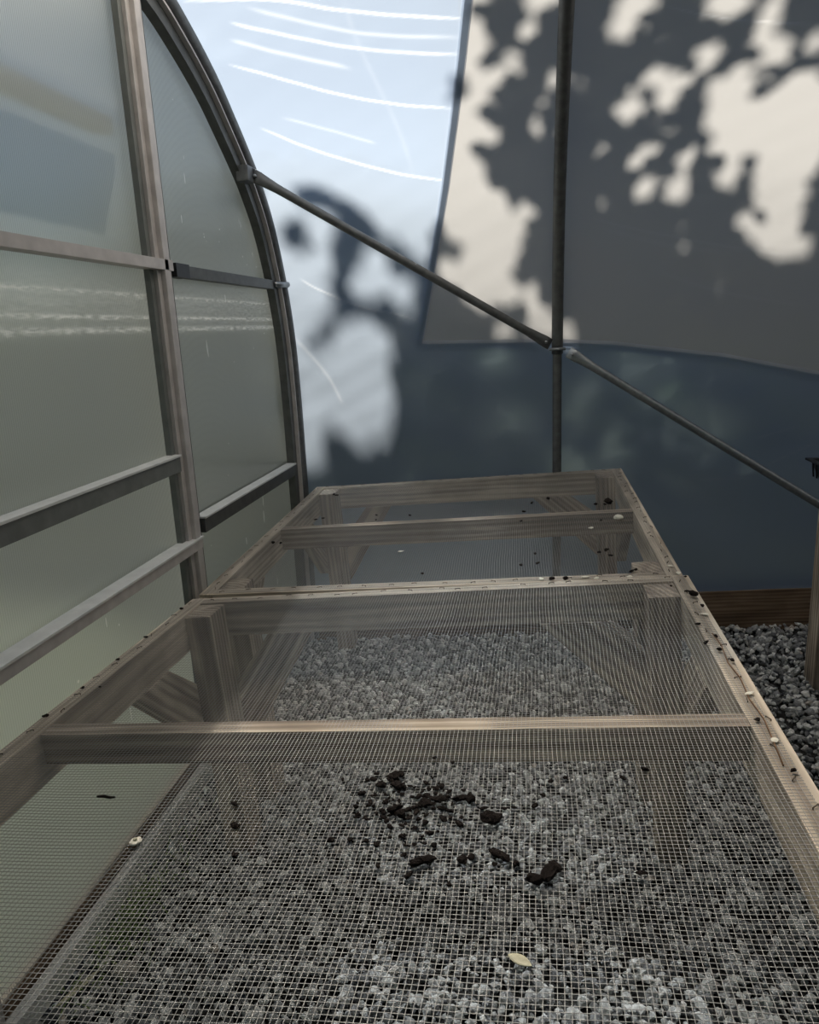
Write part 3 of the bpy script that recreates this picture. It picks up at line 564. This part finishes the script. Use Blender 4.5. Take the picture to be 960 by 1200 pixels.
# ------------------------------------------------------------------ tables
def wire_mesh(parent, u0, u1, v0, v1, h, seed):
    """welded hardware cloth, 1/4 inch; gently wavy"""
    rs = np.random.default_rng(seed); P = .00635; r = .00025; Vs = []; Fs = []; k = 0
    ph = rs.uniform(0, 6, 8)
    def z(u, v): 
        e = np.minimum(np.minimum(u - u0, u1 - u), np.minimum(v - v0, v1 - v)); e = np.clip(e / .12, 0, 1)
        return h + e * (.0022 * np.sin(u * 7 + ph[0]) * np.sin(v * 9 + ph[1]) + .0012 * np.sin(u * 19 + v * 13 + ph[2]) - .0012)
    def du(u, v): return .0016 * np.sin(v * 8 + ph[3]) + .0010 * np.sin(v * 23 + u * 9 + ph[4])
    def dv(u, v): return .0016 * np.sin(u * 7 + ph[5]) + .0010 * np.sin(u * 21 + v * 9 + ph[6])
    n = 40; sec = np.array([(-1, -1), (1, -1), (1, 1), (-1, 1)]) * r
    for along in (0, 1):
        lo, hi = (u0, u1) if along else (v0, v1)
        for q in np.arange(lo, hi, P):
            t = np.linspace(*((v0, v1) if along else (u0, u1)), n)
            U, V = (np.full(n, q), t) if along else (t, np.full(n, q))
            c = np.stack([U + du(U, V), V + dv(U, V), z(U, V) + (r if along else -r) * .8], 1)
            off = np.zeros((4, 3)); off[:, 0 if along else 1] = sec[:, 0]; off[:, 2] = sec[:, 1]
            Vs.append((c[:, None] + off[None]).reshape(-1, 3))
            i = np.arange(n - 1)[:, None] * 4 + np.arange(4)[None]; j = np.arange(n - 1)[:, None] * 4 + (np.arange(4)[None] + 1) % 4
            Fs.append(np.stack([i, j, j + 4, i + 4], 2).reshape(-1, 4) + k); k += n * 4
    return np_mesh('wire_mesh', np.concatenate(Vs), np.concatenate(Fs), M['wire'], parent)
def make_staple():
    bm = bmesh.new()
    for lo, hi in (((-.006, -.0006, .0012), (.006, .0006, .0022)), ((-.006, -.0006, -.003), (-.005, .0006, .0022)), ((.005, -.0006, -.003), (.006, .0006, .0022))):
        m = Matrix.Translation(((lo[0] + hi[0]) / 2, (lo[1] + hi[1]) / 2, (lo[2] + hi[2]) / 2)) @ Matrix.Diagonal((hi[0] - lo[0], hi[1] - lo[1], hi[2] - lo[2], 1))
        bmesh.ops.create_cube(bm, size=1, matrix=m)
    me = bpy.data.meshes.new('staple'); bm.to_mesh(me); bm.free(); me.materials.append(M['staple']); return me
STAPLE = make_staple()
def table(o, u, v, w_, near, label):
    """u across, v away from the camera; table spans v 0..1.22 * dirn"""
    t = empty('potting_table'); tag(t, label, 'table', 'wire topped benches standing end to end')
    t.matrix_world = Matrix(((u[0], v[0], w_[0], o[0]), (u[1], v[1], w_[1], o[1]), (u[2], v[2], w_[2], o[2]), (0, 0, 0, 1)))
    W = 1.22; L = 1.22; T = .038; H = .089; A, B = (-1.54, 0) if near else (0, 1.185); L = B - A
    hz = -H / 2
    wd = M['wood']
    board('side_rail', (T / 2, A, hz), (T / 2, B, hz), (T, 0, 0), (0, 0, H), M['wood_rail'], t)
    board('side_rail', (W - T / 2, A, hz), (W - T / 2, B, hz), (T, 0, 0), (0, 0, H), M['wood_rail'], t)
    for q in (A + T / 2, B - T / 2):
        board('end_rail', (T, q, hz), (W - T, q, hz), (0, T, 0), (0, 0, H), M['wood_rail'], t)
    cb = (-.6368 - .018) if near else .5766 + .018
    ch = .056 if near else .07
    board('crossbar', (T, cb, -ch / 2 - .001), (W - T, cb, -ch / 2 - .001), (0, .036, 0), (0, 0, ch), wd, t)
    # legs and knee braces
    LW, LD = .066, .089; foot = -.69
    for sx in (0, 1):
        for sy in (0, 1):
            cx = T + LW / 2 if sx == 0 else W - T - LW / 2; cy = (A + T + LD / 2) if sy == 0 else (B - T - LD / 2)
            board('leg', (cx, cy, foot), (cx, cy, -.004), (LW, 0, 0), (0, LD, 0), wd, t, .004)
            dx = 1 if sx == 0 else -1; dy = 1 if sy == 0 else -1; s45 = .7071
            # knee braces: one up to the end rail, one up to the side rail
            yb = (A + .021) if sy == 0 else (B - .021)
            X = lambda q: q if sx == 0 else W - q
            k1 = ((.206, -.089), (.309, -.089), (.104, -.404), (.104, -.215)) if sx == 0 else ((.205, -.089), (.343, -.089), (.104, -.338), (.104, -.17))
            prism('knee_brace', [(X(p), yb, q) for p, q in k1], (0, .036, 0), wd, t)
            e = A if sy == 0 else B
            k2 = ((.238, -.089), (.38, -.089), (.127, -.336), (.127, -.176))
            prism('knee_brace', [(X(.022), e + dy * p, q) for p, q in k2], (.036, 0, 0), wd, t)
    wire_mesh(t, .008, W - .010, A + .006, B - .008, .0014, 3 if near else 5)
    n = 0
    for k in range(22):
        vv = A + .04 + k * (L - .08) / 21
        for uu in (T * .5, W - T * .5):
            s = bpy.data.objects.new('staple', STAPLE); COL.objects.link(s); s.parent = t
            s.location = (uu + random.uniform(-.01, .01), vv + random.uniform(-.012, .012), .0012); s.rotation_euler = (0, 0, random.uniform(-.9, .9) + 1.2)
    for k in range(18):
        for q in ((A + T / 2), (B - T / 2)):
            s = bpy.data.objects.new('staple', STAPLE); COL.objects.link(s); s.parent = t
            s.location = (.06 + k * (W - .12) / 17 + random.uniform(-.015, .015), q + random.uniform(-.008, .008), .0012); s.rotation_euler = (0, 0, random.uniform(-.5, .5))
    return t
TN = ((-0.86813854, 1.70733442, 0.64557209), (0.99784533, -0.00722256, 0.06521143), (0.00767472, 0.9999482, -0.00668587), (-0.06515976, 0.00717194, 0.99784907))
TF = ((-0.86698452, 1.74145496, 0.64362562), (0.99879625, 0.00915024, 0.04819044), (-0.01063156, 0.999476, 0.03057271), (-0.04788544, -0.03104825, 0.99837017))
near_t = table(*TN, True, 'nearer weathered wooden bench topped with wire mesh, soil crumbs scattered on it')
far_t = table(*TF, False, 'farther weathered wooden bench topped with wire mesh, against the curved film wall')

# bench at the right edge of the view
def right_bench():
    t = tag(empty('side_bench', (.895, 2.5, gz(.9))), 'grey wooden bench at the right edge, its corner leg standing on gravel', 'table'); 
    L = t.location; wd = M['wood']
    def B(name, lo, hi): 
        lo = Vector(lo) - L; hi = Vector(hi) - L; o = box(name, lo, hi, wd, t, .003); return o
    x0 = .905; zt = .74
    for x in (x0, 1.75):
        for y in (.9, 2.415):
            o = board('leg', Vector((x + .033, y + .045, gz(x) - .02)) - L, Vector((x + .033, y + .045, zt - .02)) - L, (.066, 0, 0), (0, .089, 0), wd, t, .003)
    for y in (.86, 2.505): board('end_rail', Vector((x0 + .09, y + .019, zt - .045)) - L, Vector((1.85, y + .019, zt - .045)) - L, (0, .038, 0), (0, 0, .089), wd, t)
    for x in (x0 + .05, 1.83): board('side_rail', Vector((x + .019, .88, zt - .045)) - L, Vector((x + .019, 2.52, zt - .045)) - L, (.038, 0, 0), (0, 0, .089), wd, t)
    for k in range(12):
        y = .90 + k * .14; board('slat', Vector((x0 + .06, y, zt + .01)) - L, Vector((1.86, y, zt + .01)) - L, (0, .089, 0), (0, 0, .019), wd, t)
right_bench()
DATA_TRAY = True
def tray():
    t = tag(empty('nursery_tray', (1.022, 2.35, .765)), 'black ribbed plastic nursery tray overhanging the bench at the right edge', 'tray')
    bm = bmesh.new(); prof_ = [(.0, .0), (.002, .05), (.012, .052), (.012, .056), (-.004, .056)]
    bx0, bx1, by0, by1 = -.118, .12, -.25, .25
    rings = []
    for o, z in ((.02, 0), (0, .055), (-.014, .056), (-.014, .062), (.003, .062), (.022, .006)):
        rings.append([bm.verts.new((x, y, z)) for x, y in ((bx0 + o, by0 + o), (bx1 - o, by0 + o), (bx1 - o, by1 - o), (bx0 + o, by1 - o))])
    for a, b in zip(rings, rings[1:]):
        for k in range(4): bm.faces.new((a[k], a[(k + 1) % 4], b[(k + 1) % 4], b[k]))
    bm.faces.new(rings[0][::-1]); bm.faces.new(rings[-1])
    bm_obj('tray_shell', bm, M['black'], t)
    for k in range(16):
        board('rib', (bx0 - .001, by0 + .03 + k * .029, .008), (bx0 - .006, by0 + .03 + k * .029, .052), (0, .005, 0), (.004, 0, 0), M['black'], t, 0)
tray()

# ------------------------------------------------------------------ crumbs and litter
def lump(name, r, mat, flat=.6, jag=.35, n=1, stretch=1.0):
    bm = bmesh.new(); bmesh.ops.create_icosphere(bm, subdivisions=2, radius=r)
    lobes = [(Vector((random.gauss(0, 1), random.gauss(0, 1), random.gauss(0, .5))).normalized(), random.uniform(-.5, .7)) for _ in range(7)]
    for v in bm.verts:
        d = v.co.normalized(); f = 1 + sum(a * max(0, d.dot(l)) ** 6 for l, a in lobes) + random.uniform(-jag, jag) * .35
        v.co = Vector((d.x * stretch, d.y, d.z * flat)) * r * f * (.78 if name == 'soil_crumb' else 1)
    zmin = min(v.co.z for v in bm.verts)
    for v in bm.verts: v.co.z -= zmin
    me = bpy.data.meshes.new(name); bm.to_mesh(me); bm.free(); me.materials.append(mat); return me
SOIL = [lump('soil_crumb', 1, M['soil'], random.uniform(.5, .8), .6, stretch=random.uniform(.9, 2.0)) for _ in range(7)]
def put(name, me, T, uv, r, h=.0026, label=None, cat=None, group=None, rz=None):
    o = bpy.data.objects.new(name, me); COL.objects.link(o)
    R = Matrix(((T[1][0], T[2][0], T[3][0]), (T[1][1], T[2][1], T[3][1]), (T[1][2], T[2][2], T[3][2])))
    p = Vector(T[0]) + R @ Vector((uv[0], uv[1], h)); rz = random.uniform(0, 6.28) if rz is None else rz
    o.matrix_world = Matrix.Translation(p) @ R.to_4x4() @ Matrix.Rotation(rz, 4, 'Z') @ Matrix.Scale(r, 4)
    tag(o, label, cat, group); return o
big = {1: .006, 2: .010, 3: .007, 4: .008, 9: .008, 10: .007, 13: .010, 14: .008, 16: .008, 17: .0075, 22: .007, 23: .010, 37: .007, 38: .009, 41: .008, 44: .007, 45: .007, 48: .009, 49: .010, 50: .007}
for i, uv in enumerate(DATA['crumbs']):
    r = big.get(i, random.uniform(.003, .005))
    inp = uv[0] < .8 and uv[1] > -.92
    put('soil_crumb', random.choice(SOIL), TN, uv, r, label='dark crumb of soil in the loose pile near the centre of the wire mesh' if inp else 'dark crumb of soil scattered below or beside the pile on the near mesh',
        cat='soil crumb', group='soil crumbs in the pile' if inp else 'soil crumbs strewn around the pile')
for i in range(130):            # fine crumbs filling the pile
    a = random.gauss(0, 1), random.gauss(0, 1); uv = (.72 + a[0] * .036 + .3 * a[1] * .03, -.868 - .0 + a[1] * .032 - a[0] * .01)
    put('soil_crumb', random.choice(SOIL), TN, uv, random.uniform(.0016, .0045), label='dark crumb of soil in the loose pile near the centre of the wire mesh', cat='soil crumb', group='soil crumbs in the pile')
for i, uv in enumerate(DATA['crumbs_and_bolts']):
    lab = 'dark crumb of soil lying on the mesh above the back right leg' if i < 4 else 'small dark lump standing in for a bolt, in a row above the back left leg'
    put('soil_crumb', random.choice(SOIL), TN, uv, .0045 if i < 4 else .005, label=lab, cat='soil crumb', group='crumbs above right leg' if i < 4 else 'bolt stand-ins above left leg')  # left-leg row: soil lumps put in place of bolts
for i, uv in enumerate(DATA['farC']):
    put('soil_crumb', random.choice(SOIL), TF, uv, (.012 if i == 0 else random.uniform(.004, .007)), label='largest dark soil lump in the right corner of the farther bench' if i == 0 else 'small dark soil crumb lying on the mesh of the farther bench', cat='soil crumb', group=None if i == 0 else 'soil crumbs on the farther bench')
PALE = [lump('petal', 1, M['pale'], .25, .4, stretch=1.5) for _ in range(3)]
put('pebble', lump('pebble', 1, M['pale'], .7, .2), TF, DATA['farPale'][0], .012, label='white pebble on the farther bench, near its right side', cat='pebble')
for q in DATA['farPale'][1:]: put('petal', PALE[0], TF, q, .006, label='small pale fleck lying on the mesh of the farther bench', cat='petal', group='pale flecks on the farther mesh')
for i, q in enumerate(DATA['railfar']):
    pale = i in (3, 4, 5, 6, 9, 10)
    q = (q[0], max(q[1], .004))
    put('petal' if pale else 'soil_crumb', PALE[i % 3] if pale else SOIL[i % 7], TF, q, .0055 if pale else random.uniform(.004, .007), label='pale dry petal on the rails where the two benches meet' if pale else 'dark crumb on the rails where the two benches meet', cat='petal' if pale else 'soil crumb', group='petals on the middle rails' if pale else 'crumbs on the middle rails')
for i, q in enumerate(DATA['railnear']):
    left = q[0] < .1; pale = i in (4, 10, 11)
    q = (max(q[0], .012), min(q[1], -.006))
    put('petal' if pale else 'soil_crumb', PALE[i % 3] if pale else SOIL[i % 7], TN, q, .0045 if pale else (.010 if i == 2 else random.uniform(.003, .005)),
        label='pale dry petal on the right rail of the nearer bench' if pale else ('dark crumb on the left rail of the nearer bench' if left else ('largest dark lump on the right rail, near the middle corner' if i == 2 else 'dark crumb on the right rail of the nearer bench')),
        cat='petal' if pale else 'soil crumb', group=None if i == 2 else ('petals on the near right rail' if pale else ('crumbs on the near left rail' if left else 'crumbs on the near right rail')))
Tn = Matrix(((TN[1][0], TN[2][0], TN[3][0], TN[0][0]), (TN[1][1], TN[2][1], TN[3][1], TN[0][1]), (TN[1][2], TN[2][2], TN[3][2], TN[0][2]), (0, 0, 0, 1)))
st = tube('dry_stem', [(1.200, -.345, .003), (1.203, -.40, .0035), (1.198, -.47, .003), (1.203, -.53, .0035), (1.199, -.60, .003), (1.203, -.66, .0035), (1.199, -.72, .003), (1.194, -.78, .003)], .0011, M['stem']); st.matrix_world = Tn
tag(st, 'thin dry brown stem lying along the right rail of the nearer bench', 'stem')
tw = tube('twig', [(-.015, 0, 0), (-.004, .001, .0006), (.006, 0, 0), (.014, .001, .0004)], [.0016, .0022, .002, .0014], M['soil'], n=8); tw.matrix_world = Tn @ Matrix.Translation((.277, -.856, .004)) @ Matrix.Rotation(-.1, 4, 'Z')
tag(tw, 'short dark twig lying alone on the mesh at the left', 'twig')
# dried blossom and yellow leaf
def blossom():
    t = tag(empty('dried_blossom'), 'small cream and yellow dried blossom on the mesh above the metal sill', 'blossom'); t.matrix_world = Tn @ Matrix.Translation(DATA['stick,flower,leaf,pebR'][1] and (.376, -.95, .003))
    for k in range(5):
        a = k * 1.257; o = bm_obj('petal', (lambda b: (bmesh.ops.create_icosphere(b, subdivisions=2, radius=.0045, matrix=Matrix.Translation((.004 * math.cos(a), .004 * math.sin(a), .002)) @ Matrix.Diagonal((1, 1, .45, 1))), b)[1])(bmesh.new()), M['pale'], t, True)
    bm_obj('centre', (lambda b: (bmesh.ops.create_icosphere(b, subdivisions=2, radius=.0028, matrix=Matrix.Translation((0, 0, .004))), b)[1])(bmesh.new()), M['yellow_leaf'], t, True)
blossom()
def leaf_mesh(name, L, Wd, mat, curl=.15):
    V = []; F = []; n = 10
    for i in range(n + 1):
        t = i / n; hw = Wd * math.sin(math.pi * min(1, t * .97 + .03)) ** .8
        for sgn in (-1, 0, 1): V.append(((t - .5) * L, sgn * hw, curl * L * (t - .5) ** 2 + abs(sgn) * hw * .3 + .0006))
    for i in range(n):
        for k in range(2): F.append((i * 3 + k, i * 3 + k + 1, i * 3 + 4 + k, i * 3 + 3 + k))
    o = np_mesh(name, V, F, mat, smooth=True); md = o.modifiers.new('t', 'SOLIDIFY'); md.thickness = .0006; return o
lf = leaf_mesh('fallen_leaf', .026, .006, M['yellow_leaf']); lf.matrix_world = Tn @ Matrix.Translation((.865, -1.11, .003)) @ Matrix.Rotation(-.5, 4, 'Z')
tag(lf, 'yellowish fallen leaf on the mesh near the bottom centre', 'leaf')
bl = leaf_mesh('grass_blade', .11, .008, M['yellow_leaf'], .05); bl.matrix_world = Matrix.Translation((-.925, 1.13, .012)) @ Matrix.Rotation(1.2, 4, 'Z')
tag(bl, 'pale yellow grass blade on the gravel beside the metal sill', 'leaf')
rk = bpy.data.objects.new('round_stone', lump('round_stone', .024, mat_simple('pinkish_stone', (.45, .41, .37), .8, 0, .2, 60, .5), .75, .12)); COL.objects.link(rk); rk.location = (-.846, 1.18, -.006)
tag(rk, 'large round pale stone lying on the gravel near the metal sill', 'stone')
def weed():
    V = []; F = []
    for i in range(420):
        a = random.uniform(0, 6.28); r = abs(random.gauss(0, 1)); cx = -.915 + .035 * r * math.cos(a); cy = 1.33 + .13 * r * math.sin(a); h = random.uniform(.01, .035)
        t = random.uniform(0, 6.28); dx, dy = math.cos(t), math.sin(t); wd = .0022; k = len(V)
        V += [(cx - dy * wd, cy + dx * wd, .0), (cx + dy * wd, cy - dx * wd, .0), (cx + dx * h * .5 + dy * wd, cy + dy * h * .5 - dx * wd, h * .7), (cx + dx * h * .5 - dy * wd, cy + dy * h * .5 + dx * wd, h * .7), (cx + dx * h * 1.2, cy + dy * h * 1.2, h)]
        F += [(k, k + 1, k + 2, k + 3), (k + 3, k + 2, k + 4, k + 4)]
    bm = bmesh.new(); vs = [bm.verts.new(v) for v in V]
    for f in F: bm.faces.new([vs[i] for i in dict.fromkeys(f)])
    tag(bm_obj('weeds', bm, M['weed']), 'low fine green weeds growing through gravel beside the metal sill', 'weeds', kind='stuff')
weed()

# ------------------------------------------------------------------ outside: trees whose leaves shade the film
def leaves(C, size, nrm, spread, mat, name, parent):
    n = len(C); C = np.asarray(C, float); size = np.asarray(size, float)
    nv = np.asarray(nrm, float)[None] + rng.normal(size=(n, 3)) * spread; nv /= np.linalg.norm(nv, axis=1)[:, None]
    a = rng.normal(size=(n, 3)); a -= nv * (a * nv).sum(1)[:, None]; a /= np.linalg.norm(a, axis=1)[:, None]; b = np.cross(nv, a)
    sh = [(-.5, 0), (-.2, .30), (.15, .33), (.5, 0), (.15, -.33), (-.2, -.30)]
    V = np.stack([C + a * (size * p)[:, None] + b * (size * q)[:, None] for p, q in sh], 1).reshape(-1, 3)
    return np_mesh(name, V, np.arange(n * 6).reshape(n, 6), mat, parent)
def s_arr(q): return (q[0], s_fine(q[1], q[2]), q[3], q[4])
LIT = np.array([s_arr(q) for q in DATA['LIT']]); DARK = np.array([s_arr(q) for q in DATA['DARK']]); BL = np.array([s_arr(q) for q in DATA['BLIT'][:-2]])
def inside(E, x, s, pad):
    return ((x[:, None] - E[:, 0]) ** 2 / (E[:, 2] + pad) ** 2 + (s[:, None] - E[:, 1]) ** 2 / (E[:, 3] + pad) ** 2 < 1).any(1)
def shade_tree():
    s = np.array(SUN)
    n = 30000; x = rng.uniform(-1.0, 1.35, n); sg = rng.uniform(0.0, 3.0, n)
    xe = x_edge(sg); sheet = (x > xe) & (sg > s_edge(x))
    lit = inside(LIT, x, sg, .020) & ~inside(DARK, x, sg, -.004)
    sb = np.interp(x, [-.95, -.72, -.62, -.45, -.30], [s_fine(2.70, 1.77), s_fine(2.71, 1.76), s_fine(2.76, 1.69), s_fine(2.84, 1.56), s_fine(2.88, 1.42)])
    blit = inside(BL, x, sg, .034) | ((x < xe) & (sg > sb))
    dens = np.where(sg < 1.15, .9, 1.0)
    keep = np.where(sheet, ~lit, ~blit) & (rng.uniform(0, 1, n) < dens)
    # past the top of the photograph the crown is open
    keep &= (sg < 2.5) | (rng.uniform(0, 1, n) < .04)
    xe = xe[keep]; x, sg = x[keep], sg[keep]; y, z = prof(sg, .03); d = np.where(x < xe, rng.uniform(6.5, 9, len(x)), rng.uniform(4.2, 6.2, len(x)))
    C = np.stack([x, y, z], 1) + s[None] * d[:, None]
    t = tag(empty('shade_tree', (-.4, 5.4, -.15)), 'broad leafy tree outside whose leaf shadows mottle the plastic cover', 'tree'); off = np.array(t.location)
    leaves(C - off, rng.uniform(.045, .075, len(C)), s, .45, M['leaf'], 'crown', t)
    # wide outer crown, above the rest of the roof and the bays to the right
    n = 2500; x = rng.uniform(1.35, 5.0, n); sg = rng.uniform(.4, 2.8, n); k = (np.sin(x * 5 + sg * 3) + np.sin(sg * 7 - x * 2.3) > -.3); x, sg = x[k], sg[k]
    y, z = prof(sg, .03); C2 = np.stack([x, y, z], 1) + s[None] * rng.uniform(2.8, 3.8, len(x))[:, None]
    leaves(C2 - off, rng.uniform(.09, .14, len(C2)), s, .5, M['leaf'], 'outer_crown', t)
    n = 8000; x = rng.uniform(-1.4, 4.8, n); sg = rng.uniform(3.3, 5.6, n); y, z = prof(sg, .03)  # unseen leaf canopy added to shade the near half of the roof
    C3 = np.stack([x, y, z], 1) + s[None] * rng.uniform(1.2, 2.3, n)[:, None]
    leaves(C3 - off, rng.uniform(.09, .14, n), s, .5, M['leaf'], 'added_shade_bough', t)
    tube('trunk', [(0, 0, 0), (.05, .1, 1.4), (-.05, .05, 2.6), (.1, .1, 3.6), (.0, .1, 4.6)], [.14, .11, .09, .06, .03], M['bark'], t)
    for k, (bx, by, bz) in enumerate(((1.3, .3, 4.9), (.9, .9, 5.3), (-.2, 1.2, 5.2), (1.6, 1.4, 5.6), (.5, .2, 4.95))):
        m = Vector((-.02, .08, 2.4 + .4 * k)); c = Vector((bx, by, bz)); tube('branch', [m, (m + c) / 2 + Vector((0, .2, .0)), c], [.035, .022, .01], M['bark'], t, 8)
shade_tree()
def bush(x0, x1, y0, y1, z1, n, name, label, cat, size=.16, mat='leaf_far'):
    t = tag(empty(name, ((x0 + x1) / 2, (y0 + y1) / 2, -.15)), label, cat); off = np.array(t.location)
    u = rng.normal(size=(n, 3)); u /= np.linalg.norm(u, axis=1)[:, None]; u[:, 2] = np.abs(u[:, 2]); r = rng.uniform(.6, 1, n) ** .5
    lob = 1 + .18 * np.sin(u[:, 0] * 7 + x0) * np.cos(u[:, 2] * 6 + y0)
    C = u * (r * lob)[:, None] * np.array([(x1 - x0) / 2, (y1 - y0) / 2, z1]); 
    leaves(C, rng.uniform(.7, 1.3, n) * size, (0, 0, 1), 1.2, M[mat], 'crown', t)
    tube('trunk', [(0, 0, 0), (0, .02, z1 * .5), (.03, 0, z1 * .8)], [.12, .08, .04], M['bark'], t, 8)
bush(-13, -6, 4.5, 11.5, 3.6, 6000, 'garden_tree', 'bushy green tree standing across the lawn beyond the end wall', 'tree', .24)
bush(-8.5, -3.4, 11.8, 16.5, 4.0, 5000, 'garden_shrub', 'wide green shrub beyond the end wall, next to the shade tree', 'shrub', .24)
bush(-5.5, 5.5, 4.0, 6.8, 2.4, 12000, 'hedge', 'dense dark hedge growing behind the curved film wall', 'hedge', .2, 'leaf')
bush(-4, 5.4, -3.2, -.75, 3.1, 5000, 'hedge', 'added hedge outside the near side of the greenhouse, blocking skylight', 'hedge', .26, 'leaf')  # unseen, added to block skylight from the near side
bush(5.7, 8.0, -2, 5.5, 3.0, 4000, 'hedge', 'added tall hedge beyond the far right end of the greenhouse, blocking skylight', 'hedge', .26, 'leaf')  # unseen, put past the right end to cut skylight
